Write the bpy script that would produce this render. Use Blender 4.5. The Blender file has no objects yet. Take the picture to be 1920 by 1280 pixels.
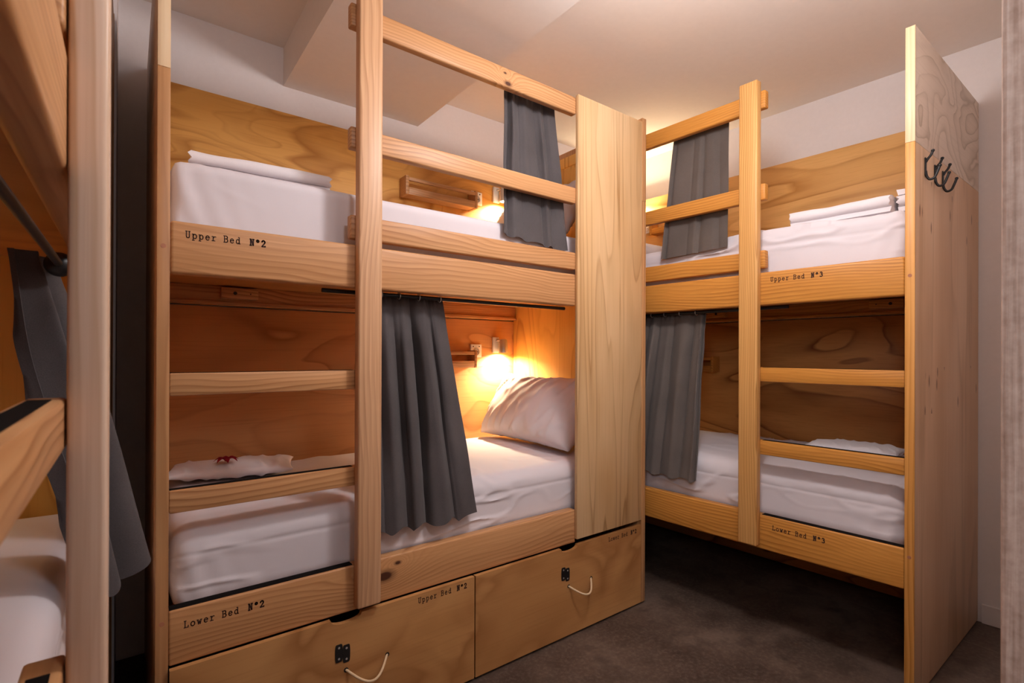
import bpy, bmesh, math, random
from mathutils import Vector, Matrix, noise
random.seed(7)
C = bpy.context.scene.collection
SC = bpy.context.scene
PI = math.pi
EYE = 1.29

# ------------------------------------------------------------------ materials
def newmat(name):
    m = bpy.data.materials.new(name); m.use_nodes = True
    nt = m.node_tree; nt.nodes.clear()
    out = nt.nodes.new('ShaderNodeOutputMaterial')
    b = nt.nodes.new('ShaderNodeBsdfPrincipled')
    nt.links.new(b.outputs[0], out.inputs[0])
    return m, nt, b

class N:
    """small helper around a node tree"""
    def __init__(s, nt): s.nt = nt
    def add(s, t, **k):
        n = s.nt.nodes.new(t)
        for a, v in k.items(): setattr(n, a, v)
        return n
    def put(s, sock, v):
        if isinstance(v, bpy.types.NodeSocket): s.nt.links.new(v, sock)
        else: sock.default_value = v
    def math(s, op, a, b=None, c=None, clamp=False):
        n = s.add('ShaderNodeMath', operation=op, use_clamp=clamp)
        s.put(n.inputs[0], a)
        if b is not None: s.put(n.inputs[1], b)
        if c is not None: s.put(n.inputs[2], c)
        return n.outputs[0]
    def vmath(s, op, a, b=None):
        n = s.add('ShaderNodeVectorMath', operation=op)
        s.put(n.inputs[0], a)
        if b is not None: s.put(n.inputs[1], b)
        return n.outputs['Value'] if op in ('LENGTH', 'DISTANCE', 'DOT_PRODUCT') else n.outputs[0]
    def noise(s, vec, scale, detail=2, rough=.5, dist=0.0):
        n = s.add('ShaderNodeTexNoise')
        s.put(n.inputs['Vector'], vec); n.inputs['Scale'].default_value = scale
        n.inputs['Detail'].default_value = detail; n.inputs['Roughness'].default_value = rough
        n.inputs['Distortion'].default_value = dist
        return n.outputs['Fac']
    def ramp(s, f, stops, interp='LINEAR'):
        n = s.add('ShaderNodeValToRGB'); s.put(n.inputs[0], f)
        cr = n.color_ramp; cr.interpolation = interp
        while len(cr.elements) < len(stops): cr.elements.new(.5)
        for e, (p, c) in zip(cr.elements, stops):
            e.position = p; e.color = (c[0], c[1], c[2], 1) if not isinstance(c, (int, float)) else (c, c, c, 1)
        return n.outputs[0]
    def mix(s, f, a, b, bt='MIX'):
        n = s.add('ShaderNodeMix', data_type='RGBA', blend_type=bt)
        s.put(n.inputs[0], f)
        for i, v in ((6, a), (7, b)):
            if isinstance(v, bpy.types.NodeSocket): s.nt.links.new(v, n.inputs[i])
            else: n.inputs[i].default_value = (v[0], v[1], v[2], 1)
        return n.outputs[2]
    def bump(s, b, h, strength, dist):
        n = s.add('ShaderNodeBump'); n.inputs['Strength'].default_value = strength
        n.inputs['Distance'].default_value = dist
        s.put(n.inputs['Height'], h); s.nt.links.new(n.outputs[0], b.inputs['Normal'])

def coords(k, rand=True):
    tc = k.add('ShaderNodeTexCoord')
    v = tc.outputs['Object']
    if rand:
        oi = k.add('ShaderNodeObjectInfo')
        cx = k.add('ShaderNodeCombineXYZ')
        for i, mul in enumerate((3.1, 5.7, 4.3)):
            k.put(cx.inputs[i], k.math('MULTIPLY', oi.outputs['Random'], mul))
        return v, k.vmath('ADD', v, cx.outputs[0]), oi.outputs['Random']
    return v, v, None

AX = {'x': 0, 'y': 1, 'z': 2}
def stretch(axis, along, across):
    s = [across]*3; s[AX[axis]] = along
    return tuple(s)

def pine(name, axis, light, mid, dark, freq=78, rough=.42, knots=(), run=.06, wob=.105):
    """solid sawn pine: curved growth rings stretched along the board"""
    m, nt, b = newmat(name); k = N(nt)
    raw, v, rnd = coords(k)
    p = k.vmath('MULTIPLY', v, stretch(axis, run, 1.0))
    warp = k.noise(k.vmath('MULTIPLY', v, stretch(axis, .8, 3.0)), 1.6, 2, .5)
    off = [0.35, 0.42, 0.31]; off[AX[axis]] = 0
    q = k.vmath('ADD', p, tuple(off))
    mask = [1, 1, 1]; mask[AX[axis]] = .8
    r = k.vmath('LENGTH', k.vmath('MULTIPLY', q, tuple(mask)))
    r = k.math('MULTIPLY_ADD', warp, wob, r)
    kd = None
    for (kx, ky, kz, ks) in knots:
        sc = [1, 1, 1]; sc[AX[axis]] = .55
        d = k.vmath('LENGTH', k.vmath('MULTIPLY', k.vmath('SUBTRACT', raw, (kx, ky, kz)), tuple(sc)))
        e = k.math('POWER', 2.718, k.math('MULTIPLY', d, -1/(ks*1.6)))
        r = k.math('MULTIPLY_ADD', e, .09, r)
        c = k.math('SUBTRACT', 1, k.math('DIVIDE', d, ks), clamp=True)
        kd = c if kd is None else k.math('MAXIMUM', kd, c)
    t = k.math('FRACT', k.math('MULTIPLY', r, freq))
    strength = k.ramp(k.noise(k.vmath('MULTIPLY', v, stretch(axis, .6, 7)), 1.7, 1), [(.34, .2), (.64, 1)])
    lines = k.ramp(t, [(0, 0), (.3, .06), (.62, .5), (.84, 1), (1, 0)])
    col = k.mix(k.math('MULTIPLY', lines, strength), light, k.mix(.95, mid, dark))
    fib = k.noise(k.vmath('MULTIPLY', v, stretch(axis, 2.0, 130)), 1, 2, .6)
    col = k.mix(k.math('MULTIPLY', k.ramp(fib, [(.40, 0), (.7, 1)]), .55), col, k.mix(.35, mid, dark))
    tone = k.noise(k.vmath('MULTIPLY', v, stretch(axis, .5, 3)), 1.3, 1)
    col = k.mix(k.ramp(tone, [(.35, 0), (.75, .55)]), col, mid)
    if kd is not None:
        col = k.mix(k.ramp(kd, [(.0, 0), (.45, .55), (.6, 1)]), col, (.07, .022, .01))
    k.put(b.inputs['Base Color'], col)
    b.inputs['Roughness'].default_value = rough
    b.inputs['Specular IOR Level'].default_value = .35
    k.bump(b, fib, .12, .002)
    return m

def ply(name, axis, light, mid, dark, bands=9, rough=.45, sx=.55, sy=1.6, contrast=1.0, ticks=False, dist=.5, patch=False):
    """rotary cut pine plywood: wide flowing contour figure"""
    m, nt, b = newmat(name); k = N(nt)
    raw, v, rnd = coords(k)
    h = k.noise(k.vmath('MULTIPLY', v, stretch(axis, sx, sy)), 1.15, 1.6, .42, dist)
    h2 = k.noise(k.vmath('MULTIPLY', v, stretch(axis, 3, 14)), 1.0, 2, .5)
    hh = k.math('MULTIPLY_ADD', h2, .035, h)
    t = k.math('FRACT', k.math('MULTIPLY', hh, bands))
    line = k.ramp(t, [(0, 0), (.45, .05), (.8, .42), (.93, 1), (1, 0)])
    if patch == 'cloud':
        line = k.ramp(t, [(0, 0), (.45, .5), (.75, 1), (.86, .45), (1, 0)])
    elif patch:
        line = k.ramp(t, [(0, 0), (.18, .75), (.3, .45), (.55, .08), (.62, .35), (.66, 0)])
    fade = k.ramp(k.noise(k.vmath('MULTIPLY', v, stretch(axis, 1.2, 3)), 1.5, 1), [(.3, .25), (.65, 1)])
    line = k.math('MULTIPLY', k.math('MULTIPLY', line, fade), contrast)
    tone = k.noise(k.vmath('MULTIPLY', v, stretch(axis, .8, 2.4)), 1.4, 2)
    col = k.mix(k.ramp(tone, [(.35, 0), (.7, 1)]), light, mid)
    col = k.mix(line, col, dark)
    fib = k.noise(k.vmath('MULTIPLY', v, stretch(axis, 3.0, 120)), 1, 2, .6)
    col = k.mix(k.math('MULTIPLY', k.ramp(fib, [(.5, 0), (.8, 1)]), .25), col, dark)
    if ticks:
        tv = k.vmath('MULTIPLY', raw, stretch(axis, 6.5, 19))
        vo = k.add('ShaderNodeTexVoronoi'); k.put(vo.inputs['Vector'], tv); vo.inputs['Scale'].default_value = 1.0
        near = k.ramp(vo.outputs['Distance'], [(.0, 1), (.10, .9), (.19, 0)])
        sz = k.add('ShaderNodeSeparateXYZ'); k.put(sz.inputs[0], raw)
        rows = None
        for zc, hw in ((1.84, .13), (1.15, .09)):
            w_ = k.math('LESS_THAN', k.math('ABSOLUTE', k.math('SUBTRACT', sz.outputs[2], zc)), hw)
            rows = w_ if rows is None else k.math('MAXIMUM', rows, w_)
        sel = rows
        col = k.mix(k.math('MULTIPLY', k.math('MULTIPLY', near, sel), .8), col, (.13, .055, .03))
    k.put(b.inputs['Base Color'], col)
    b.inputs['Roughness'].default_value = rough
    b.inputs['Specular IOR Level'].default_value = .3
    return m

def plain(name, col, rough=.6, metal=0.0, bump=None, emit=None, sheen=0.0):
    m, nt, b = newmat(name); k = N(nt)
    b.inputs['Roughness'].default_value = rough; b.inputs['Metallic'].default_value = metal
    if emit:
        b.inputs['Emission Color'].default_value = (*emit[0], 1); b.inputs['Emission Strength'].default_value = emit[1]
    if sheen: b.inputs['Sheen Weight'].default_value = sheen
    tc, v, _ = coords(k, False)
    sc, strength, dist, var = bump or (30, .05, .001, .04)
    n = k.noise(v, sc, 4, .6)
    k.put(b.inputs['Base Color'], k.mix(k.ramp(n, [(.3, 0), (.7, 1)]), tuple(c*(1-var) for c in col), tuple(min(1, c*(1+var)) for c in col)))
    k.bump(b, n, strength, dist)
    return m

def floor_mat():
    m, nt, b = newmat('dark_worn_concrete'); k = N(nt)
    raw, v, _ = coords(k, False)
    n1 = k.noise(v, 2.2, 5, .6, .4); n2 = k.noise(v, 60, 4, .65); n3 = k.noise(v, 9, 3, .6)
    col = k.ramp(n1, [(.32, (.050, .030, .022)), (.5, (.095, .062, .046)), (.68, (.165, .115, .088))])
    col = k.mix(k.ramp(n2, [(.45, 0), (.72, .5)]), col, (.20, .15, .12))
    col = k.mix(k.ramp(n3, [(.5, 0), (.68, .6)]), col, (.04, .025, .018))
    sep = k.add('ShaderNodeSeparateXYZ'); k.put(sep.inputs[0], raw)
    j = k.math('ABSOLUTE', k.math('SUBTRACT', sep.outputs[0], 3.02))
    j = k.math('LESS_THAN', j, .002)
    col = k.mix(j, col, (.18, .14, .11))
    k.put(b.inputs['Base Color'], col)
    b.inputs['Roughness'].default_value = .55
    k.bump(b, n2, .15, .002)
    return m

def cloth(name, col, rough=.9, var=.05, weave=700, bstr=.12, sheen=.2):
    m, nt, b = newmat(name); k = N(nt)
    raw, v, _ = coords(k, False)
    n = k.noise(v, weave, 2, .6); n2 = k.noise(v, 5, 3, .5)
    f = k.math('ADD', k.math('MULTIPLY', n, .5), k.math('MULTIPLY', n2, .5))
    k.put(b.inputs['Base Color'], k.mix(k.ramp(f, [(.35, 0), (.65, 1)]), tuple(c*(1-var) for c in col), tuple(c*(1+var) for c in col)))
    b.inputs['Roughness'].default_value = rough
    b.inputs['Sheen Weight'].default_value = sheen
    b.inputs['Specular IOR Level'].default_value = .2
    k.bump(b, n, bstr, .0006)
    return m

PL, PM, PD = (.63, .345, .158), (.51, .25, .098), (.27, .10, .032)
OL, OM, OD = (.65, .30, .062), (.54, .22, .036), (.28, .095, .014)  # oranger copy of the pine: varnish tone plus warm light put into the colour
M = {}
for a in 'xyz':
    M['pine_'+a] = pine('pine_'+a, a, PL, PM, PD)
    M['amber_'+a] = pine('amber_pine_'+a, a, OL, OM, OD)
M['post'] = pine('post_pine', 'z', (.68, .41, .23), (.56, .31, .155), (.33, .145, .058), freq=105, run=.02, wob=.05)
M['post_amber'] = pine('post_pine_amber', 'z', (.72, .41, .145), (.60, .30, .085), (.36, .15, .035), freq=105, run=.02, wob=.05)
M['post_near'] = pine('post_pine_banded', 'z', (.76, .58, .45), (.66, .46, .32), (.48, .27, .13), freq=95, run=.02, wob=.05)
M['board_knot'] = pine('pine_knotty', 'x', PL, PM, PD, knots=((-.372, -.48, .502, .030), (-.322, -.48, .538, .011), (.62, -.48, .47, .010)))
M['rail_knot'] = pine('pine_rail_knot', 'x', PL, PM, PD, knots=((.165, -.48, 2.418, .016), (.150, -.48, 2.458, .007)))
M['edge'] = pine('laminated_edge', 'z', (.60, .33, .15), (.46, .22, .085), (.26, .105, .035), freq=85, run=.02, wob=.03)
M['edge_amber'] = pine('laminated_edge_amber', 'z', (.72, .36, .10), (.62, .28, .06), (.45, .18, .03), freq=85, run=.02, wob=.03)
M['edge_pale'] = pine('laminated_edge_pale', 'z', (.86, .66, .42), (.80, .58, .34), (.68, .46, .25), freq=85, run=.02, wob=.03)
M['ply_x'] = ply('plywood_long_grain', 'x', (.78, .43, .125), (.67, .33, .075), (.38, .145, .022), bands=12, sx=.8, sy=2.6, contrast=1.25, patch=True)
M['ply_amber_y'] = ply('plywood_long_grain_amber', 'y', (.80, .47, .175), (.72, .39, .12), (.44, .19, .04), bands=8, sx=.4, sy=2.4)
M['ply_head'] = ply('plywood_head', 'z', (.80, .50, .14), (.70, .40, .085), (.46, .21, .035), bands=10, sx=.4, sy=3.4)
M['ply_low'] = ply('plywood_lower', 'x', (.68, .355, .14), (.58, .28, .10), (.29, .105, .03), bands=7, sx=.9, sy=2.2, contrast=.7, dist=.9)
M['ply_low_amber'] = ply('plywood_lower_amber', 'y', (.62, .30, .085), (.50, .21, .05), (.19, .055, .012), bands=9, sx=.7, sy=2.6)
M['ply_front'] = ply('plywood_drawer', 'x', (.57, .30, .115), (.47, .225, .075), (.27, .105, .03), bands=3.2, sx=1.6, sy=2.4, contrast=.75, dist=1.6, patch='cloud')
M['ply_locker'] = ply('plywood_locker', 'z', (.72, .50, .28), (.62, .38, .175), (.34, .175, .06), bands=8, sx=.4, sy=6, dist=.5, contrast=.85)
M['ply_panel'] = ply('plywood_end', 'z', (.73, .50, .33), (.62, .38, .22), (.40, .22, .11), bands=4, sx=.3, sy=3.2, contrast=.55, ticks=True, dist=.2)
M['ply_pale'] = ply('plywood_pale', 'x', (.76, .635, .53), (.70, .565, .46), (.43, .32, .225), bands=15, sx=1.5, sy=1.9, dist=.9)
M['ply_base'] = ply('plywood_base', 'x', (.60, .29, .09), (.5, .22, .06), (.3, .11, .03), bands=5, contrast=.5)
M['tape'] = plain('black_grip_tape', (.009, .007, .0065), .95, bump=(900, .3, .0006, .3))
M['tape'].node_tree.nodes['Principled BSDF'].inputs['Specular IOR Level'].default_value = .05
M['burn'] = plain('burnt_ink', (.045, .016, .010), .8)
M['black'] = plain('black_metal', (.007, .007, .008), .42, .0)
M['gap'] = plain('dark_gap', (.012, .007, .005), .9)
M['rope'] = plain('natural_rope', (.70, .52, .32), .9, bump=(600, .4, .001, .2))
M['white_plastic'] = plain('white_plastic', (.80, .79, .77), .35)
M['grey_metal'] = plain('brushed_silver', (.62, .62, .62), .3, .8)
M['bulb'] = plain('lit_bulb', (1, .85, .6), .5, emit=((1, .74, .38), 60))
M['dowel'] = plain('dowel_plug', (.42, .17, .09), .6)
M['sheet'] = cloth('white_cotton_sheet', (.69, .65, .685), var=.025, weave=900, bstr=.06, sheen=0)
M['towel'] = cloth('white_terry', (.79, .755, .78), var=.03, weave=420, bstr=.3)
M['curtain'] = cloth('charcoal_linen', (.080, .071, .073), var=.22, weave=520, bstr=.25, sheen=.12)
M['curtain_grey'] = cloth('warm_grey_linen', (.115, .096, .086), var=.2, weave=520, bstr=.25, sheen=.12)
M['flower'] = plain('red_paper_petal', (.40, .012, .03), .6)
M['wall'] = plain('white_plaster', (.80, .755, .745), .9, bump=(45, .08, .001, .015))
M['ceiling'] = plain('white_ceiling_paint', (.80, .735, .68), .92, bump=(30, .05, .001, .015))
M['floor'] = floor_mat()
def rough_timber():
    m, nt, b = newmat('rough_sawn_timber'); k = N(nt)
    raw, v, _ = coords(k, False)
    n = k.noise(k.vmath('MULTIPLY', v, (150, 150, 4)), 1, 3, .6); n2 = k.noise(v, 55, 4, .65)
    f = k.math('ADD', k.math('MULTIPLY', n, .6), k.math('MULTIPLY', n2, .4))
    k.put(b.inputs['Base Color'], k.ramp(f, [(.32, (.30, .19, .14)), (.5, (.47, .34, .275)), (.66, (.60, .47, .40))]))
    b.inputs['Roughness'].default_value = .9
    k.bump(b, f, .6, .004)
    return m
M['timber'] = rough_timber()

# ------------------------------------------------------------------ mesh helpers
def finish(name, bm, mat, parent=None, org=Vector((0, 0, 0)), smooth=None):
    bmesh.ops.recalc_face_normals(bm, faces=bm.faces)
    me = bpy.data.meshes.new(name)
    for v in bm.verts: v.co -= org
    bm.to_mesh(me); bm.free()
    if smooth is not None:
        for p in me.polygons: p.use_smooth = True
        if smooth < 180:
            me.set_sharp_from_angle(angle=math.radians(smooth))
    if mat: me.materials.append(mat)
    o = bpy.data.objects.new(name, me); C.objects.link(o)
    if parent: o.parent = parent
    return o

def tag(o, label, cat, group=None):
    o['label'] = label; o['category'] = cat
    if group: o['group'] = group
    return o

def thing(name, loc, label, cat, group=None):
    o = bpy.data.objects.new(name, None); o.empty_display_size = .1
    C.objects.link(o); o.location = loc
    return tag(o, label, cat, group)

def box_bm(bm, a, b, T=None, bev=0.0, seg=2):
    r = bmesh.ops.create_cube(bm, size=1)
    vs = r['verts']
    for v in vs:
        v.co = Vector([a[i] + (v.co[i] + .5) * (b[i] - a[i]) for i in range(3)])
    if bev:
        es = {e for v in vs for e in v.link_edges}
        g = bmesh.ops.bevel(bm, geom=list(es), offset=bev, segments=seg, profile=.5, affect='EDGES')
        vs = list({v for f in g['faces'] for v in f.verts} | {v for v in vs if v.is_valid})
    if T:
        for v in vs: v.co = T(v.co)
    return vs

def tube_bm(bm, pts, rad, n=10, closed=False, caps=True):
    pts = [Vector(p) for p in pts]
    m = len(pts); rings = []
    up = None
    for i, p in enumerate(pts):
        a = pts[(i-1) % m] if (closed or i > 0) else p
        c = pts[(i+1) % m] if (closed or i < m-1) else p
        t = (c - a).normalized()
        if up is None:
            up = t.orthogonal().normalized()
        up = (up - t * up.dot(t)).normalized()
        w = t.cross(up)
        rr = rad[i] if isinstance(rad, (list, tuple)) else rad
        rings.append([bm.verts.new(p + (up * math.cos(2*PI*j/n) + w * math.sin(2*PI*j/n)) * rr) for j in range(n)])
    for i in range(m if closed else m-1):
        A, B = rings[i], rings[(i+1) % m]
        for j in range(n):
            bm.faces.new((A[j], A[(j+1) % n], B[(j+1) % n], B[j]))
    if caps and not closed:
        bm.faces.new(rings[0][::-1]); bm.faces.new(rings[-1])

def lathe_bm(bm, prof, T, n=20):
    """prof: (radius, height) list; T maps local point to world"""
    rings = []
    for r, h in prof:
        rings.append([bm.verts.new(T(Vector((max(r, 1e-5)*math.cos(2*PI*j/n), max(r, 1e-5)*math.sin(2*PI*j/n), h)))) for j in range(n)])
    for A, B in zip(rings, rings[1:]):
        for j in range(n): bm.faces.new((A[j], A[(j+1) % n], B[(j+1) % n], B[j]))
    bm.faces.new(rings[0][::-1]); bm.faces.new(rings[-1])

def ball_bm(bm, c, r, sc=(1, 1, 1)):
    g = bmesh.ops.create_icosphere(bm, subdivisions=3, radius=r)
    for v in g['verts']: v.co = Vector(c) + Vector([v.co[i]*sc[i] for i in range(3)])

def sstep(a, b, x):
    t = max(0.0, min(1.0, (x-a)/(b-a))); return t*t*(3-2*t)

# ------------------------------------------------------------------ lettering: strokes of a typewriter face
def arc(cx, cy, rx, ry, a0, a1, n=10):
    return [(cx + rx*math.cos(math.radians(a0+(a1-a0)*i/n)), cy + ry*math.sin(math.radians(a0+(a1-a0)*i/n))) for i in range(n+1)]
GLYPH = {
 'U': [[(.03, .9), (.23, .9)], [(.37, .9), (.57, .9)], [(.13, .9)] + arc(.3, .22, .17, .22, 180, 360) + [(.47, .9)]],
 'p': [[(.03, .6), (.15, .6), (.15, -.25)], [(.03, -.25), (.28, -.25)], arc(.335, .3, .2, .3, 0, 360, 16)],
 'e': [[(.1, .33), (.52, .33)] + arc(.31, .3, .21, .3, 8, 325, 16)],
 'r': [[(.06, .6), (.21, .6), (.21, 0)], [(.06, 0), (.42, 0)], [(.21, .36), (.3, .52), (.42, .6), (.55, .56)]],
 'B': [[(.04, .9), (.33, .9)] + arc(.33, .69, .17, .21, 90, -90) + [(.14, .48)], [(.33, .48)] + arc(.33, .24, .21, .24, 90, -90) + [(.04, 0)], [(.14, .9), (.14, 0)]],
 'd': [[(.34, .9), (.46, .9), (.46, 0)], [(.46, 0), (.58, 0)], arc(.27, .3, .19, .3, 0, 360, 16)],
 'N': [[(.03, .9), (.15, .9), (.46, .03)], [(.13, .88), (.13, 0)], [(.03, 0), (.24, 0)], [(.37, .9), (.58, .9)], [(.47, .9), (.47, 0)]],
 '\u00b0': [arc(.3, .72, .13, .15, 0, 360, 14)],
 '2': [[(.09, .66)] + arc(.29, .66, .19, .23, 165, -35) + [(.08, .0), (.52, 0)], [(.52, 0), (.52, .1)]],
 '3': [arc(.28, .68, .18, .21, 150, -80) , arc(.28, .24, .22, .24, 85, -150)],
 'L': [[(.05, .9), (.3, .9)], [(.17, .9), (.17, 0)], [(.05, 0), (.54, 0), (.54, .26)]],
 'o': [arc(.3, .3, .22, .3, 0, 360, 18)],
 'w': [[(.0, .6), (.18, .6)], [(.42, .6), (.6, .6)], [(.09, .6), (.2, 0), (.3, .45), (.4, 0), (.51, .6)]],
}
def lettering(text, T, size, pitch, width=.125):
    """T(a, b, out) -> world"""
    bm = bmesh.new(); cur = 0.0
    for n_, ch in enumerate(text):
        if ch == ' ': cur += pitch*(1.1 if text[n_+1] == 'N' else .9); continue
        bold = ch in 'N\u00b023'
        w = (width*1.55 if bold else width) * size / 2
        for st in GLYPH[ch]:
            P = [Vector((cur + x*size, y*size)) for x, y in st]
            for i in range(len(P)-1):
                d = (P[i+1]-P[i])
                if d.length < 1e-6: continue
                d.normalize(); nn = Vector((-d.y, d.x)) * w; e = d * w * .6
                q = [P[i]-e+nn, P[i]-e-nn, P[i+1]+e-nn, P[i+1]+e+nn]
                top = [bm.verts.new(T(p.x, p.y, .0005)) for p in q]
                bot = [bm.verts.new(T(p.x, p.y, -.0004)) for p in q]
                bm.faces.new(top); bm.faces.new(bot[::-1])
                for j in range(4): bm.faces.new((top[j], bot[j], bot[(j+1) % 4], top[(j+1) % 4]))
        cur += pitch
    return bm

# ------------------------------------------------------------------ the bunk bed
L = 2.082
def make_bunk(label, loc, MAP, wood, upper_text, lower_text, text_u, text_dir, drawers, locker, ends, acc, track, no):
    """MAP((u, v, z)) -> world; u from the ladder end, v from the front boards backwards"""
    root = thing('bunk_bed', loc, label, 'bunk bed')
    org = Vector(loc)
    def part(name, boxes, mat, parent=root, bev=.003, seg=2, smooth=35):
        bm = bmesh.new()
        for a, b in boxes: box_bm(bm, a, b, MAP, bev, seg)
        return finish(name, bm, M[mat], parent, org, smooth)
    def letters(text, u0, z, vface, parent, size=.0205, pitch=.0160):
        def T(a, b, out): return MAP((u0 + text_dir*a, vface - out, z + b))
        k = text.index('N')
        finish('lettering', lettering(text[:k].strip(), T, size, pitch), M['burn'], parent, org)
        adv = pitch*(len(text[:k].replace(' ', '')) + .9 + 1.35)
        def TN(a, b, out): return T(a + adv, b, out)
        return finish('number', lettering(text[k:], TN, size, pitch), M['burn'], parent, org)
    W = wood
    # end panels: the outer cheek of the bed, a lower sheet and a paler sheet above it
    for (u0, u1, near) in ((0, .03, True), (L-.03, L, False)):
        if not near and not ends: continue
        vf = 0.0 if near else -.018
        pn = part('end_panel', [((u0, vf, .012), (u1, .968, 2.08))], W['edge'] if not near else W['cheek'], bev=.0015)
        part('panel_edge', [((u0, vf-.0012, .012), (u1, vf+.004, 2.08))], W['edge'], pn, bev=.001)
        if near:
            for z in (1.585, .54):
                bm = bmesh.new()
                lathe_bm(bm, [(.0065, 0), (.0065, .0006)], lambda p, z=z: MAP((.015+p.x, vf-.0012-p.z, z+p.y)), 14)
                finish('dowel_plug', bm, M['dowel'], pn, org)
        ex = part('panel_extension', [((u0, vf, 2.0808), (u1, .968, 2.51))], 'ply_pale' if near else W['edge'], bev=.0015)
        part('panel_edge', [((u0, vf-.0012, 2.0808), (u1, vf+.004, 2.51))], 'edge_pale' if near else W['edge'], ex, bev=.001)
    # ladder post with softly rounded ends
    part('ladder_post', [((.552, -.041, .432), (.635, -.001, 2.522))], W['post'], bev=.007, seg=3)
    # rungs between cheek and post, black grip tape on top
    for z0, z1 in ((1.168, 1.232), (.839, .903)):
        rg = part('rung', [((.0305, .001, z0), (.60, .042, z1))], W['rail'], bev=.005)
        part('grip_tape', [((.032, .012, z1-.0005), (.552, .034, z1+.0012))], 'tape', rg, bev=.0006, seg=1)
    # guard rails from post to locker board
    re = 1.598 if locker else L-.031
    for i, (z0, z1) in enumerate(((1.68, 1.761), (1.988, 2.062), (2.403, 2.483))):
        part('guard_rail', [((.537, .001, z0), (re, .034, z1))], W['knotrail'] if i == 2 else W['rail'], bev=.006, seg=3)
    # side boards
    ub = part('side_board', [((.0305, .0, 1.512), (re, .044, 1.66))], W['rail'], bev=.009, seg=3)
    lb = part('side_board', [((.0305, .0, .415), (re, .044, .568))], W['board'], bev=.006, seg=3)
    part('grip_tape', [((.032, .008, .5675), (.552, .040, .5695))], 'tape', lb, bev=.0006, seg=1)
    if upper_text:
        letters(upper_text, text_u[0], 1.615, 0, ub); letters(lower_text, text_u[1], .513, 0, lb)
    # back and head panels
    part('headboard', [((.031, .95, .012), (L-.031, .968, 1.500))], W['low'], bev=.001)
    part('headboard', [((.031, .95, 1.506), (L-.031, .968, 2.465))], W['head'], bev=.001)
    hp = part('head_panel', [((1.957, .045, .42), (1.975, .9495, 2.365))], W['headend'], bev=.001)
    part('panel_cap', [((1.952, .045, 2.365), (1.980, .9495, 2.425))], W['headend'], hp, bev=.004)
    # bed bases with their ledgers and cleats
    part('bed_base', [((.031, .045, 1.592), (1.956, .949, 1.607))], 'ply_base', bev=.001)
    part('bed_base', [((.031, .045, .50), (1.956, .949, .515))], 'ply_base', bev=.001)
    lg = part('ledger', [((.031, .925, 1.508), (1.956, .9495, 1.5915))], W['rail'], bev=.002)
    part('ledger_lip', [((.031, .915, 1.5075), (1.956, .9255, 1.523))], W['rail'], lg, bev=.002)
    for u in (.27, 1.22):
        cl = part('cleat', [((u, .885, 1.535), (u+.15, .9245, 1.583))], W['rail'], bev=.002)
        bm = bmesh.new()
        lathe_bm(bm, [(.008, 0), (.008, .002)], lambda p, u=u: MAP((u+.055+p.x, .885-p.z, 1.559+p.y)), 12)
        finish('bolt', bm, M['black'], cl, org)
        bm = bmesh.new()
        lathe_bm(bm, [(.003, 0), (.003, .001)], lambda p, u=u: MAP((u+.118+p.x, .885-p.z, 1.559+p.y)), 10)
        finish('screw', bm, M['black'], cl, org)
    # curtain rods: under the upper board and behind the top rail
    for z in ((1.476 if no == 1 else 1.503), 2.448):
        u0, u1 = track if z < 2 else ((1.15, re-.005) if no == 2 else (.64, 1.3))
        bm = bmesh.new()
        tube_bm(bm, [MAP((u0, .055, z)), MAP((u1, .055, z))], .0075, 12)
        rod = finish('curtain_rod', bm, M['black'], root, org, 40)
        if no == 1 and z < 2:
            bm = bmesh.new(); ball_bm(bm, MAP((u1, .055, z)), .026)
            finish('finial', bm, M['black'], rod, org, 180)
    # locker board that closes the head end
    if locker:
        part('locker_board', [((1.592, -.018, .435), (2.0515, -.0005, 2.49))], 'ply_locker', bev=.0012)
    # drawers under the lower bed
    if drawers:
        for (a, b, txt, tu, cl_u, ho) in ((.0325, 1.030, 'Upper Bed N\u00b02', .786, .510, .517), (1.0365, 2.0505, 'Lower Bed N\u00b02', 1.806, 1.519, 1.540)):
            bm = bmesh.new()
            # front with a scooped finger notch in its top edge
            nc, nw, nd, zt, zb = ho+.006, .052, .020, .411, .012
            top = [(a, zt), (nc-nw, zt)] + [(nc - nw*math.cos(PI*i/10), zt - nd*math.sin(PI*i/10)**.7) for i in range(1, 10)] + [(nc+nw, zt), (b, zt)]
            fr = [bm.verts.new(MAP((u, -.018, z))) for u, z in top]; bk = [bm.verts.new(MAP((u, -.0005, z))) for u, z in top]
            fb = [bm.verts.new(MAP((u, -.018, zb))) for u, z in top]; bb = [bm.verts.new(MAP((u, -.0005, zb))) for u, z in top]
            for i in range(len(top)-1):
                bm.faces.new((fr[i], fr[i+1], fb[i+1], fb[i])); bm.faces.new((bk[i+1], bk[i], bb[i], bb[i+1]))
                bm.faces.new((fr[i+1], fr[i], bk[i], bk[i+1])); bm.faces.new((fb[i], fb[i+1], bb[i+1], bb[i]))
            bm.faces.new((fr[0], fb[0], bb[0], bk[0])); bm.faces.new((fr[-1], bk[-1], bb[-1], fb[-1]))
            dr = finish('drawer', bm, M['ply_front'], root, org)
            letters(txt, tu, .378, -.018, dr)
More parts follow.
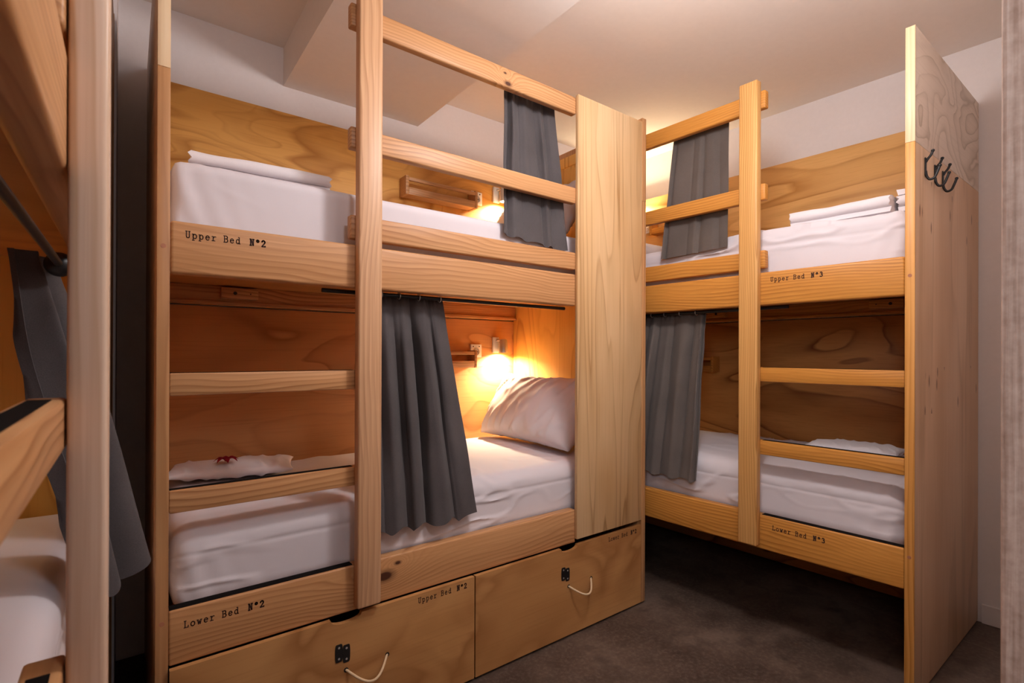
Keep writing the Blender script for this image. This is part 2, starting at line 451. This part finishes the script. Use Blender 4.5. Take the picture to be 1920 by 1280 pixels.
            # black butterfly clasp: two rounded leaves with screw holes
            for sx in (-1, 1):
                bm = bmesh.new(); c = cl_u + sx*.0125
                prof = []
                for i in range(24):
                    an = 2*PI*i/24
                    prof.append((c + .0125*math.copysign(abs(math.cos(an))**.6, math.cos(an)), .294 + sx*-.004 + .033*math.copysign(abs(math.sin(an))**.55, math.sin(an)) * (1-.12*abs(math.cos(2*an)))))
                f1 = [bm.verts.new(MAP((u, -.0205, z))) for u, z in prof]; f0 = [bm.verts.new(MAP((u, -.0178, z))) for u, z in prof]
                bm.faces.new(f1)
                for i in range(24): bm.faces.new((f1[i], f0[i], f0[(i+1) % 24], f1[(i+1) % 24]))
                finish('clasp_leaf', bm, M['black'], dr, org)
            for sx in (-1, 1):
                for dz in (-.018, .018):
                    bm = bmesh.new()
                    lathe_bm(bm, [(.0038, 0), (.0034, .0012), (.001, .0014)], lambda p, sx=sx, dz=dz: MAP((cl_u+sx*.0125+p.x, -.0204-p.z, .294-sx*.004+dz+p.y)), 10)
                    finish('screw', bm, M['grey_metal'], dr, org)
            # rope handle hanging in a loop from two holes
            h0 = ho+.005 if no == 2 and a < 1 else ho
            ra, rb = h0, h0+.145
            pts = []
            for i in range(17):
                s = i/16
                pts.append(MAP((ra+(rb-ra)*s, -.016-.055*math.sin(PI*s), .234 - .036*math.sin(PI*s))))
            bm = bmesh.new(); tube_bm(bm, pts, .0042, 10)
            finish('rope_handle', bm, M['rope'], dr, org, 60)
            for q in (ra, rb):
                bm = bmesh.new()
                lathe_bm(bm, [(.008, 0), (.008, .0006)], lambda p, q=q: MAP((q+p.x, -.018-p.z, .234+p.y)), 14)
                finish('rope_hole', bm, M['gap'], dr, org)
    return root

def shear(y): return -.065*(y-.593)
MAP2 = lambda p: Vector((.064+p[0], 1.70+p[1], p[2]))
MAP3 = lambda p: Vector((2.315 + shear(.593+p[0]) + p[1], .593+p[0], p[2]))
MAP1 = lambda p: Vector((-.060-p[1], .27+p[0], p[2]))
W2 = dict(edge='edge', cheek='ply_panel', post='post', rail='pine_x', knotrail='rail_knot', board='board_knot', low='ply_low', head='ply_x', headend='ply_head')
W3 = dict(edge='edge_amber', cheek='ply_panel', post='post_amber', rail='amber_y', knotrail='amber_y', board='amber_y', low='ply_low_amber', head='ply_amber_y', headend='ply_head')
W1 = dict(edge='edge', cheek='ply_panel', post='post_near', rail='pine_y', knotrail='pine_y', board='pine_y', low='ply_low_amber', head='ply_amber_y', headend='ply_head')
make_bunk('pine bunk bed against the back wall with two plywood drawers and a tall locker board', (1.1, 2.18, 0), MAP2, W2,
          'Upper Bed N\u00b02', 'Lower Bed N\u00b02', (.066, .066), 1, True, True, True, None, (.46, 1.575), 2)
make_bunk('amber pine bunk bed along the right wall with black hooks on its end panel', (2.7, 1.63, 0), MAP3, W3,
          'Upper Bed N\u00b03', 'Lower Bed N\u00b03', (.512, .502), -1, False, False, False, None, (.46, 1.9), 3)
make_bunk('bunk bed closest at the left, mostly its thick ladder post and one black-topped rung', (-.55, 1.31, 0), MAP1, W1,
          None, None, (0, 0), 1, False, True, True, None, (.35, 1.17), 1)

# ------------------------------------------------------------------ soft things
def soft_box(name, MAPF, u0, u1, v0, v1, z0, z1, rad, mat, label, cat, wr=.004, seed=0, nu=150, crown=.012, corner=.0, group=None, seam=True):
    """mattress in a fitted sheet: rounded box with sag, wrinkles and pulled corners"""
    bm = bmesh.new(); off = Vector((seed*7.3, seed*3.1, seed*1.7))
    W, H = v1-v0, z1-z0
    prof = []
    def seg(a, b, n):
        for i in range(n): prof.append((a[0]+(b[0]-a[0])*i/n, a[1]+(b[1]-a[1])*i/n))
    def cor(cx, cy, a0):
        for i in range(7):
            an = math.radians(a0+90*i/7); prof.append((cx+rad*math.cos(an), cy+rad*math.sin(an)))
    seg((rad, 0), (W-rad, 0), 8); cor(W-rad, rad, -90); seg((W, rad), (W, H-rad), 6); cor(W-rad, H-rad, 0)
    seg((W-rad, H), (rad, H), 46); cor(rad, H-rad, 90); seg((0, H-rad), (0, rad), 26); cor(rad, rad, 180)
    rings = []
    for i in range(nu+1):
        s = i/nu; u = u0+(u1-u0)*s
        e = min(u-u0, u1-u)
        inset = rad*(1-math.sqrt(max(0, 1-(1-min(1, e/rad))**2))) if e < rad else 0
        ring = []
        for (a, b) in prof:
            fa = W/2+(a-W/2)*(1-inset*2/W); fb = H/2+(b-H/2)*(1-inset*2/H)
            x, y, z = u, v0+fa, z0+fb
            nrm = Vector((0, 0, 0))
            if b > H-rad*.5: nrm.z = 1
            if a < rad*.5: nrm.y = -1
            q = Vector((x*1.0, y*1.5, z*1.5))+off
            d = (noise.noise(q*2.2))*wr*1.6
            rdg = 1-abs(noise.noise(Vector((x*3.2+z*6, y*5, z*11-x*2.5))*1.25+off))
            d += wr*2.2*max(0, rdg-.82)/.18 * max(0, noise.noise(q*2.7+Vector((5, 5, 5)))+.12)
            if a < rad and seam:
                d -= .0025*math.exp(-((b-H*.70)/.006)**2)
            if corner:
                cc = math.exp(-(u-u0)/.10)*(1-.55*b/H)
                d += corner*cc*math.sin((u*1.0+b*.35)*95+seed)
            if b > H-rad: z += crown*math.sin(PI*min(1, max(0, a/W)))*math.sin(PI*s)**.5
            y += nrm.y*d; z += nrm.z*d
            ring.append(bm.verts.new(MAPF((x, y, z))))
        rings.append(ring)
    n = len(prof)
    for A, B in zip(rings, rings[1:]):
        for j in range(n): bm.faces.new((A[j], A[(j+1) % n], B[(j+1) % n], B[j]))
    bm.faces.new(rings[0][::-1]); bm.faces.new(rings[-1])
    org = MAPF(((u0+u1)/2, (v0+v1)/2, z0))
    o = finish(name, bm, M[mat], None, org, 60); o.location = org
    return tag(o, label, cat, group)

soft_box('mattress', MAP2, .035, 1.95, .054, .94, .5155, .775, .062, 'sheet', 'white sheeted mattress of the lower bed above the drawers', 'mattress', .0045, 1, corner=.004)
soft_box('mattress', MAP2, .035, 1.95, .076, .94, 1.6075, 1.862, .036, 'sheet', 'white sheeted mattress on the upper bed over the dark curtain and open reading lamp', 'mattress', .0018, 2, crown=.004, corner=.006, seam=False)
soft_box('mattress', MAP3, .035, 1.95, .058, .94, .5155, .775, .07, 'sheet', 'white sheeted mattress on the lower bunk at the right, above the black gap', 'mattress', .008, 3, corner=.006)
soft_box('mattress', MAP3, .035, 1.95, .076, .94, 1.6075, 1.862, .045, 'sheet', 'wrinkled white mattress on the upper bunk at the right, beside the hook panel', 'mattress', .013, 4, corner=.006)
soft_box('mattress', MAP1, .035, 1.95, .050, .94, .5155, .775, .055, 'sheet', 'white mattress at the bottom left corner behind the nearest ladder post', 'mattress', .003, 5, seam=True)

def pillow(name, cen, ax_len, ax_h, ax_t, Ln, Hn, Tn, label, seed=0, wr=.012, mat='sheet'):
    bm = bmesh.new(); n, mrows = 64, 44
    cen = Vector(cen); A, B, Cc = Vector(ax_len).normalized(), Vector(ax_h).normalized(), Vector(ax_t).normalized()
    off = Vector((seed*5.1, 2.2*seed, seed))
    def pt(s, t, side):
        fs = max(0, 1-abs(s)**2.6); ft = max(0, 1-abs(t)**2.6)
        h = Tn/2*(fs**.42)*(ft**.42)
        x = s*Ln/2*(1-.05*(1-abs(t)**2)*abs(s)); y = t*Hn/2*(1-.07*(1-abs(s)**2)*abs(t))
        y -= .018*(1-abs(s)**2)*(t > 0)*t
        q = Vector((x*5, y*5, side*.4))+off
        rid = 1-abs(noise.noise(Vector((x*15+y*6, y*4.5-x*3, side))*1.0+off))
        edge = math.exp(-((1-abs(t))/.55)) + .6*math.exp(-((1-abs(s))/.35))
        d = wr*.45*noise.noise(q*.55) + wr*1.25*max(0, rid-.72)/.28*min(1, .08+edge*edge*1.5)
        return cen + A*x + B*y + Cc*(side*(h + d*min(1, h/(.03))))
    g = {}
    for side in (1, -1):
        for i in range(n+1):
            for j in range(mrows+1):
                bd = i in (0, n) or j in (0, mrows)
                if bd and side == -1: g[(side, i, j)] = g[(1, i, j)]; continue
                g[(side, i, j)] = bm.verts.new(pt(-1+2*i/n, -1+2*j/mrows, side))
        for i in range(n):
            for j in range(mrows):
                q = [g[(side, i, j)], g[(side, i+1, j)], g[(side, i+1, j+1)], g[(side, i, j+1)]]
                bm.faces.new(q if side == 1 else q[::-1])
    o = finish(name, bm, M[mat], None, cen, 180); o.location = cen
    return tag(o, label, 'pillow')

al = math.radians(58)
hx, tx = Vector((math.cos(al), 0, math.sin(al))), Vector((-math.sin(al), 0, math.cos(al)))
pillow('pillow', (1.845, 2.215, .985), (0, 1, 0), hx, tx, .78, .42, .20, 'plump white pillow under the lit lamp, leaning on the lower head panel', 1)
pillow('pillow', (1.83, 2.215, 2.052), (0, 1, 0), hx, tx, .74, .38, .15, 'white pillow on the upper bed, a sliver beside the glowing upper lamp', 2)
pillow('pillow', MAP3((1.66, .50, .884)), (0, 1, .1), (1, 0, 0), (0, -.1, 1), .42, .78, .15, 'white pillow lying behind the curtain of the lower right bunk', 3)
pillow('pillow', MAP3((1.66, .50, 1.968)), (0, 1, .1), (1, 0, 0), (0, -.1, 1), .42, .74, .14, 'white pillow at the far end of the upper right bunk', 5)

def soft_towel(cen, a, Ln, Wd, th, label, seed):
    o = pillow('soft_towel', cen, (math.cos(a), math.sin(a), 0), (-math.sin(a), math.cos(a), 0), (0, 0, 1), Ln, Wd, th, label, seed, .010, 'towel')
    o['category'] = 'towel'; return o
def folded_towel(cen, yaw, Ln, Wd, layers, th, label, seed=0, droop=.0):
    """cloth folded back and forth, swept along its length"""
    bm = bmesh.new()
    path = []
    r = th/2
    for k in range(layers):
        z = r + k*th*1.02
        xs = [i/12 for i in range(13)]
        if k % 2: xs = xs[::-1]
        for x in xs: path.append(((x-.5)*(Wd - 2*r) , z + .0015*math.sin(x*9+k+seed)))
        if k < layers-1:
            sgn = 1 if k % 2 == 0 else -1
            cx = sgn*(Wd/2-r)
            for i in range(1, 5):
                an = -PI/2+PI*i/5
                path.append((cx+sgn*th*.51*math.cos(an), z+th*.51+th*.51*math.sin(an)))
    hw = th*.47
    outl = []
    m = len(path)
    nor = []
    for i in range(m):
        a, c = path[max(0, i-1)], path[min(m-1, i+1)]
        t = Vector((c[0]-a[0], c[1]-a[1])).normalized(); nor.append(Vector((-t.y, t.x)))
    left = [Vector(p)+n*hw for p, n in zip(path, nor)]; right = [Vector(p)-n*hw for p, n in zip(path, nor)]
    outl = left + right[::-1]
    ns = 40; rings = []
    cz, sz = math.cos(yaw), math.sin(yaw)
    cen = Vector(cen)
    for i in range(ns+1):
        s = i/ns; y = (s-.5)*Ln
        e = min(s, 1-s)*Ln
        ring = []
        for p in outl:
            nz = noise.noise(Vector((y*9, p.x*9, p.y*20+seed*4)))
            x = p.x + .004*noise.noise(Vector((y*7, p.y*30, seed)))*(p.y/(layers*th)+.3)
            yy = y + (1 if s > .5 else -1)*(.004*nz + .006*math.sin(p.y*260+seed))*math.exp(-e/.03)
            z = p.y*(1+.10*nz - droop*s) + .001
            ring.append(bm.verts.new(cen + Vector((x*cz - yy*sz, x*sz + yy*cz, z))))
        rings.append(ring)
    n = len(outl)
    for A, B in zip(rings, rings[1:]):
        for j in range(n): bm.faces.new((A[j], A[(j+1) % n], B[(j+1) % n], B[j]))
    for ring in (rings[0][::-1], rings[-1]):
        for j in range(m-1):
            a, b, c, d = ring[j], ring[j+1], ring[n-2-j], ring[n-1-j]
            try: bm.faces.new((a, b, c, d))
            except ValueError: pass
    o = finish('folded_towel', bm, M['towel'], None, cen, 55); o.location = cen
    return tag(o, label, 'towel')

folded_towel((.375, 1.985, 1.868), math.radians(87), .43, .22, 3, .021, 'long folded white towel on the upper bed beside the back wall plywood', 1)
soft_towel((.350, 2.365, .819), math.radians(-14), .46, .26, .055, 'flat oval white towel with a red flower on the lower bed', 9)
folded_towel((2.60, .92, 1.880), math.radians(4), .38, .25, 3, .022, 'folded white towel on the upper right bunk, the nearer the ladder post', 3)
folded_towel((2.66, .682, 1.882), math.radians(4), .07, .25, 4, .022, 'small folded white towel in the upper right bunk corner by the hook panel', 4)
soft_towel((2.90, .99, .822), math.radians(96), .40, .26, .055, 'soft white towel lying in shade on the lower right bunk', 12)

def flower(cen):
    bm = bmesh.new(); cen = Vector(cen)
    for k in range(7):
        a = 2*PI*k/7 + .2
        d = Vector((math.cos(a), math.sin(a), 0)); w = Vector((-d.y, d.x, 0))
        row = []
        for i in range(6):
            s = i/5; ww = .012*math.sin(PI*min(1, s*.9+.1))+.0005
            z = .012*math.sin(PI*s)+.004
            row.append([bm.verts.new(cen + d*(.046*s) + w*(ww*q) + Vector((0, 0, z*(1+.4*abs(q))+dz))) for q, dz in ((-1, 0), (0, 0.001), (1, 0))])
        for A, B in zip(row, row[1:]):
            for j in range(2): bm.faces.new((A[j], A[j+1], B[j+1], B[j]))
    bmesh.ops.solidify(bm, geom=bm.faces[:], thickness=.0015)
    o = finish('red_flower', bm, M['flower'], None, cen, 60); o.location = cen
    ctr = bmesh.new(); ball_bm(ctr, (0, 0, .009), .007, (1, 1, .7))
    finish('flower_center', ctr, M['flower'], o, smooth=180)
    return tag(o, 'small dark red flower lying on the folded towel of the lower bed', 'flower')
flower((.318, 2.305, .852))

def curtain(MAPF, top, bot, z0, z1, v, amp, folds, mat, label, seed=0, vb=None, hem=0.0, nu=150, nz=70, rings_at=None, hem_drop=.0, rod_z=1.503, amp_b=None, amp_m=0.0):
    """pleated cloth: top/bot = (u0, u1) edges, z0 bottom, z1 top"""
    bm = bmesh.new(); rows = []
    vb = v if vb is None else vb
    rnd = random.Random(seed)
    ph = [rnd.uniform(0, 6.28) for _ in range(4)]
    warp = [rnd.uniform(-.3, .3) for _ in range(3)]
    for j in range(nz+1):
        t = j/nz                        # 0 top .. 1 bottom
        row = []
        open_ = .55+.45*sstep(0, .35, t)
        for i in range(nu+1):
            s = i/nu
            sw = s + .035*math.sin(2*PI*s*2+ph[0]) + .02*math.sin(2*PI*s*3+ph[1]+t*1.2)
            u = (top[0]+(top[1]-top[0])*s)*(1-t) + (bot[0]+(bot[1]-bot[0])*s)*t
            a = 2*PI*folds*sw + ph[2] + .5*math.sin(t*2.2+s*5+ph[3])
            w = (1-2*abs(math.sin(a/2))**.85)*(.80+.28*math.sin(a*.5+ph[1])) + .10*math.sin(2*a+ph[1])
            loc = (amp*(1-t)+(amp_b if amp_b else amp)*t + amp_m*sstep(.04, .22, t)*(1-sstep(.55, .85, t)))*open_*(.75+.35*math.sin(3*s*PI+ph[3]+t))
            vv = v*(1-t)+vb*t + loc*w
            u2 = u + loc*.35*math.cos(a)
            zz = z1+(z0-z1)*t + (hem*s)*t + hem_drop*math.sin(a)*t
            vv += .006*noise.noise(Vector((u*9, zz*4, seed)))
            if t < .06: vv += .004*math.sin(a*3)*(1-t/.06)
            row.append(bm.verts.new(MAPF((u2, vv, zz))))
        rows.append(row)
    back = [[bm.verts.new(q.co + Vector((0, 0, 0))) for q in r_] for r_ in rows]
    for j in range(nz+1):
        for i in range(nu+1):
            a_, b_ = rows[j][max(0, i-1)].co, rows[j][min(nu, i+1)].co
            t_ = (b_-a_); n_ = Vector((-t_.y, t_.x, 0))
            if n_.length > 1e-9: back[j][i].co = rows[j][i].co + n_.normalized()*.0022
    for j in range(nz):
        for i in range(nu):
            bm.faces.new((rows[j][i], rows[j][i+1], rows[j+1][i+1], rows[j+1][i]))
            bm.faces.new((back[j][i+1], back[j][i], back[j+1][i], back[j+1][i+1]))
    for i in range(nu):
        bm.faces.new((rows[0][i+1], rows[0][i], back[0][i], back[0][i+1])); bm.faces.new((rows[nz][i], rows[nz][i+1], back[nz][i+1], back[nz][i]))
    for j in range(nz):
        bm.faces.new((rows[j][0], rows[j+1][0], back[j+1][0], back[j][0])); bm.faces.new((rows[j+1][nu], rows[j][nu], back[j][nu], back[j+1][nu]))
    org = MAPF(((top[0]+top[1])/2, v, z1))
    o = finish('curtain', bm, M[mat], None, org, 60); o.location = org
    tag(o, label, 'curtain')
    for u in rings_at or ():
        b2 = bmesh.new(); c = MAPF((u, .055, rod_z))
        du = (MAPF((u, .056+.01, z1))-MAPF((u, .056, z1))).normalized()
        tube_bm(b2, [c + du*(.0125*math.cos(2*PI*k/18)) + Vector((0, 0, .0125*math.sin(2*PI*k/18))) for k in range(18)], .0018, 6, True)
        finish('curtain_ring', b2, M['grey_metal'], o, org, 60)
    return o

curtain(MAP2, (.642, .945), (.642, 1.052), .652, 1.5115, .093, .022, 4, 'curtain', 'long charcoal curtain of the lower bed, open beside the lit pillow', 11, vb=.004, hem=-.006, rings_at=(.67, .74, .82, .91), hem_drop=-.010, amp_b=.033, amp_m=.018)
curtain(MAP2, (1.245, 1.535), (1.215, 1.59), 1.80, 2.452, .094, .024, 4, 'curtain', 'charcoal curtain of the upper bed, bunched next to the tall locker board', 5, vb=.050, hem=-.03, rings_at=(1.25, 1.34, 1.43, 1.53), hem_drop=-.006, rod_z=2.448, amp_b=.010)
curtain(MAP3, (.865, 1.36), (.868, 1.42),   .655, 1.5115, .093, .022, 6, 'curtain_grey', 'long dark grey curtain of the lower right bunk, beside the tall locker board', 23, vb=.004, hem=0, rings_at=(.90, .99, 1.08, 1.16, 1.22), hem_drop=-.008, amp_b=.032, amp_m=.016)
curtain(MAP3, (.745, 1.04), (.735, 1.10), 1.812, 2.452, .080, .008, 4, 'curtain_grey', 'flat grey brown curtain hanging from the top rail of the upper right bunk', 31, vb=.052, hem=-.012, rings_at=(.76, .86, .95, 1.03), rod_z=2.448, amp_b=.010)
curtain(MAP1, (1.16, 1.38), (1.13, 1.38), .76, 1.502, .105, .055, 3, 'curtain', 'dark curtain bunched behind the nearest ladder post at the left', 17, vb=-.030, hem=.05, rings_at=(1.16,), rod_z=1.476, amp_b=.070, hem_drop=-.02)

# ------------------------------------------------------------------ fittings on the headboards
def book_rack(MAPF, u0, u1, z, label):
    org = MAPF(((u0+u1)/2, .95, z))
    r = thing('wall_rack', org, label, 'shelf')
    mt = 'pine_x' if MAPF is MAP2 else 'amber_y'
    def p(name, a, b, bev=.002):
        bm = bmesh.new(); box_bm(bm, a, b, MAPF, bev); return finish(name, bm, M[mt], r, org, 35)
    for u in (u0, u1-.018): p('rack_end', (u, .868, z), (u+.018, .9495, z+.105))
    p('rack_floor', (u0+.0185, .870, z+.002), (u1-.0185, .9495, z+.018))
    p('rack_lip', (u0+.0185, .868, z+.010), (u1-.0185, .880, z+.042))
    p('rack_bar', (u0+.0185, .868, z+.078), (u1-.0185, .882, z+.098))
    return r
def socket(MAPF, u, z, label):
    org = MAPF((u, .95, z))
    bm = bmesh.new(); box_bm(bm, (u-.041, .939, z-.041), (u+.041, .9496, z+.041), MAPF, .004, 3)
    o = finish('power_socket', bm, M['white_plastic'], None, org, 40); o.location = org
    tag(o, label, 'socket')
    bm = bmesh.new()
    lathe_bm(bm, [(.023, 0), (.023, .004), (.019, .004), (.018, .0005)], lambda p: MAPF((u+p.x, .939-p.z, z-.006+p.y)), 24)
    f = finish('socket_face', bm, M['grey_metal'], o, org, 40)
    for q in (-.0095, .0095):
        bm = bmesh.new(); lathe_bm(bm, [(.0032, 0), (.0032, .0012)], lambda p, q=q: MAPF((u+q+p.x, .9385-p.z, z-.006+p.y)), 10)
        finish('pin_hole', bm, M['black'], f, org)
    for q in (-.022, .022):
        bm = bmesh.new(); lathe_bm(bm, [(.004, 0), (.004, .0012)], lambda p, q=q: MAPF((u+q+p.x, .939-p.z, z+.027+p.y)), 10)
        finish('screw', bm, M['black'], o, org)
    return o
def reading_lamp(MAPF, u, z, label, watts, col=(1, .80, .50), up=False, flip=1):
    org = MAPF((u, .95, z))
    r = thing('reading_lamp', org, label, 'lamp')
    bm = bmesh.new(); box_bm(bm, (u-.024, .932, z-.05), (u+.024, .9496, z+.05), MAPF, .005, 3)
    finish('base_plate', bm, M['white_plastic'], r, org, 40)
    bm = bmesh.new(); cu, cv = u+.028*flip, .895
    tube_bm(bm, [MAPF((u, .934, z+.028)), MAPF((u+.01*flip, .915, z+.030)), MAPF((cu, cv, z+.022))], .006, 10)
    finish('arm', bm, M['grey_metal'], r, org, 60)
    bm = bmesh.new()
    lathe_bm(bm, [(.004, .050), (.020, .048), (.024, .040), (.029, -.036), (.026, -.036), (.021, .036), (.002, .038)], lambda p: MAPF((cu+p.x, cv+p.y, z-.012+(-p.z if up else p.z))), 24)
    hd = finish('lamp_head', bm, M['grey_metal'], r, org, 40)
    bm = bmesh.new(); c = MAPF((cu, cv, z-.024+(.024 if up else 0))); ball_bm(bm, c, .014, (1, 1, 1.1))
    finish('bulb', bm, M['bulb'], hd, org, 180)
    ld = bpy.data.lights.new('lamp_glow', 'SPOT'); ld.energy = watts; ld.color = col
    ld.spot_size = math.radians(165); ld.spot_blend = .8; ld.shadow_soft_size = .02
    lo = bpy.data.objects.new('lamp_glow', ld); C.objects.link(lo)
    lo.location = MAPF((cu, cv, z+(.04 if up else -.055))); lo.rotation_euler = (PI if up else 0, 0, 0)
    return r
book_rack(MAP2, 1.151, 1.621, 2.165, 'slim pine rack above the upper bed next to a white socket')
book_rack(MAP2, 1.151, 1.621, 1.205, 'slim pine rack of the lower bed, half hidden behind the charcoal curtain')
book_rack(MAP3, 1.285, 1.745, 1.172, 'slim pine rack in the lower right bunk behind the curtain edge')
book_rack(MAP3, 1.33, 1.78, 2.17, 'pine rack in the upper right bunk behind the flat grey curtain')
socket(MAP2, 1.660, 2.252, 'white power socket beside the upper rack and lamp glare')
socket(MAP2, 1.660, 1.307, 'white power socket left of the lit lower reading lamp')
socket(MAP3, 1.855, 2.245, 'white power socket glimpsed under the mid rail of the upper right bunk')
reading_lamp(MAP2, 1.808, 1.345, 'silver reading lamp shining over the plump pillow', 48)
reading_lamp(MAP2, 1.808, 2.300, 'white reading lamp of the upper bed, glaring at the curtain edge', 26)
reading_lamp(MAP3, 1.885, 2.250, 'reading lamp at the far end of the upper right bunk', 30, up=True)
reading_lamp(MAP3, 1.88, 1.345, 'reading lamp deep in the lower right bunk behind the curtain', 5)
reading_lamp(MAP1, 1.84, 1.345, 'reading lamp inside the lower left bunk', 9)

def coat_hook(x, z, label):
    y = .593
    r = thing('coat_hook', (x, y, z), label, 'hook', None)
    bm = bmesh.new()
    box_bm(bm, (-.008, -.005, -.030), (.008, -.0003, .040), None, .003, 2)
    finish('back_plate', bm, M['black'], r, smooth=40)
    bm = bmesh.new()
    tube_bm(bm, smooth_path([(0, -.003, .022), (0, -.010, .034), (0, -.018, .044), (0, -.024, .058)]), .0045, 10); ball_bm(bm, (0, -.0245, .060), .006)
    finish('upper_prong', bm, M['black'], r, smooth=60)
    bm = bmesh.new()
    tube_bm(bm, smooth_path([(0, -.003, -.012), (0, -.006, -.032), (0, -.015, -.046), (0, -.029, -.043), (0, -.038, -.024), (0, -.045, -.004)]), .0045, 10); ball_bm(bm, (0, -.0455, -.002), .006)
    finish('lower_prong', bm, M['black'], r, smooth=60)
    return r
def smooth_path(p, n=5):
    p = [Vector(q) for q in p]; out = []
    for i in range(len(p)-1):
        a, b, c, d = p[max(0, i-1)], p[i], p[i+1], p[min(len(p)-1, i+2)]
        for k in range(n):
            t = k/n
            out.append(.5*((2*b)+(c-a)*t+(2*a-5*b+4*c-d)*t*t+(3*b-a-3*c+d)*t**3))
    out.append(p[-1]); return out
coat_hook(2.43, 2.005, 'black double coat hook nearest the front edge of the end panel')
coat_hook(2.555, 2.005, 'black double coat hook in the middle of three on the end panel')
coat_hook(2.665, 2.005, 'black double coat hook farthest from the front edge of the end panel')

# ------------------------------------------------------------------ the room
def struct(name, boxes, mat, T=None, bev=0):
    bm = bmesh.new()
    for a, b in boxes: box_bm(bm, a, b, T, bev)
    o = finish(name, bm, M[mat]); o['kind'] = 'structure'; return o
CE = 2.80
struct('floor', [((-1.6, -2.2, -.1), (3.9, 3.0, 0))], 'floor')
struct('ceiling', [((-1.6, -2.2, CE), (3.9, 3.0, CE+.1))], 'ceiling')
struct('ceiling_beam', [((.612, -1.0, 2.612), (1.345, 2.69, CE+.002))], 'ceiling')
struct('wall_back', [((-1.3, 2.69, 0), (3.7, 2.8, CE))], 'wall')
def TR(p): return Vector((p.x + (-.055*(p.y-.593)), p.y, p.z))
struct('wall_right', [((3.297, -.2, 0), (3.40, 2.85, CE))], 'wall', TR)
struct('baseboard_right', [((3.285, -.1, 0), (3.2965, .58, .09))], 'wall', TR, .002)
struct('wall_left', [((-1.25, -2.2, 0), (-1.04, 2.69, CE))], 'wall')
struct('wall_pier', [((-1.04, 2.37, 0), (-.034, 2.69, CE))], 'wall')
struct('wall_front', [((1.075, .03, 0), (3.5, .14, CE))], 'wall')
struct('wall_hallway', [((-1.4, -2.1, 0), (3.9, -2.0, CE))], 'wall')
struct('wall_side', [((2.4, -2.0, 0), (2.5, .03, CE))], 'wall')
struct('trim_1', [((.962, .01, 0), (1.08, .151, CE))], 'timber', None, .006)

# ------------------------------------------------------------------ light
def area(name, loc, target, size, watts, col, sy=None, shape='RECTANGLE'):
    ld = bpy.data.lights.new(name, 'AREA'); ld.energy = watts; ld.color = col
    ld.shape = shape; ld.size = size; ld.size_y = sy or size
    o = bpy.data.objects.new(name, ld); C.objects.link(o); o.location = loc
    o.rotation_euler = (Vector(target)-Vector(loc)).to_track_quat('-Z', 'Y').to_euler()
    return o
pl = bpy.data.lights.new('room_pendant_lamp', 'POINT'); pl.energy = 43; pl.color = (1, .945, .95); pl.shadow_soft_size = .10
po = bpy.data.objects.new('room_pendant_lamp', pl); C.objects.link(po); po.location = (1.27, .76, 2.45)
area('side_fill', (-.62, -.30, 1.95), (2.3, .9, 1.7), .36, 13, (.86, .91, 1.0), .5)  # added cool fill from behind left, no window seen there
area('overhead_fill', (.42, -.30, 2.72), (.35, 1.6, 1.0), .30, 9, (.95, .95, 1.0), shape='DISK')  # added soft fill above and behind the camera, not a known lamp
w = bpy.data.worlds.new('dim'); SC.world = w; w.use_nodes = True
w.node_tree.nodes['Background'].inputs[0].default_value = (.5, .45, .42, 1)
w.node_tree.nodes['Background'].inputs[1].default_value = .05

# ------------------------------------------------------------------ camera
yaw, pitch, roll = -0.649, -0.00165, 0.00337
cy_, sy_ = math.cos(yaw), math.sin(yaw); cp, sp = math.cos(pitch), math.sin(pitch); cr, sr = math.cos(roll), math.sin(roll)
R = Matrix(((cr, -sr, 0), (sr, cr, 0), (0, 0, 1))) @ Matrix(((1, 0, 0), (0, cp, -sp), (0, sp, cp))) @ Matrix(((1, 0, 0), (0, 0, -1), (0, 1, 0))) @ Matrix(((cy_, sy_, 0), (-sy_, cy_, 0), (0, 0, 1)))
right, down, fwd = R[0], R[1], R[2]
mw = Matrix((right, -Vector(down), -Vector(fwd))).transposed().to_4x4()
mw.translation = Vector((0, 0, EYE))
cd = bpy.data.cameras.new('camera'); cam = bpy.data.objects.new('camera', cd); C.objects.link(cam)
cam.matrix_world = mw
cd.sensor_width = 36; cd.sensor_fit = 'HORIZONTAL'; cd.lens = 951.5/1920*36
cd.shift_y = (661.3-640)/1920
cd.clip_start = .02
cd.dof.use_dof = True; cd.dof.focus_distance = 2.3; cd.dof.aperture_fstop = 6.3
SC.camera = cam
SC.view_settings.view_transform = 'Standard'; SC.view_settings.look = 'None'
SC.view_settings.exposure = -0.08; SC.view_settings.gamma = 1; SC.view_settings.use_curve_mapping = False
SC.cycles.use_denoising = True
SC.cycles.max_bounces = 8; SC.cycles.diffuse_bounces = 6
SC.cycles.sample_clamp_indirect = 6
SC.cycles.caustics_reflective = False; SC.cycles.caustics_refractive = False
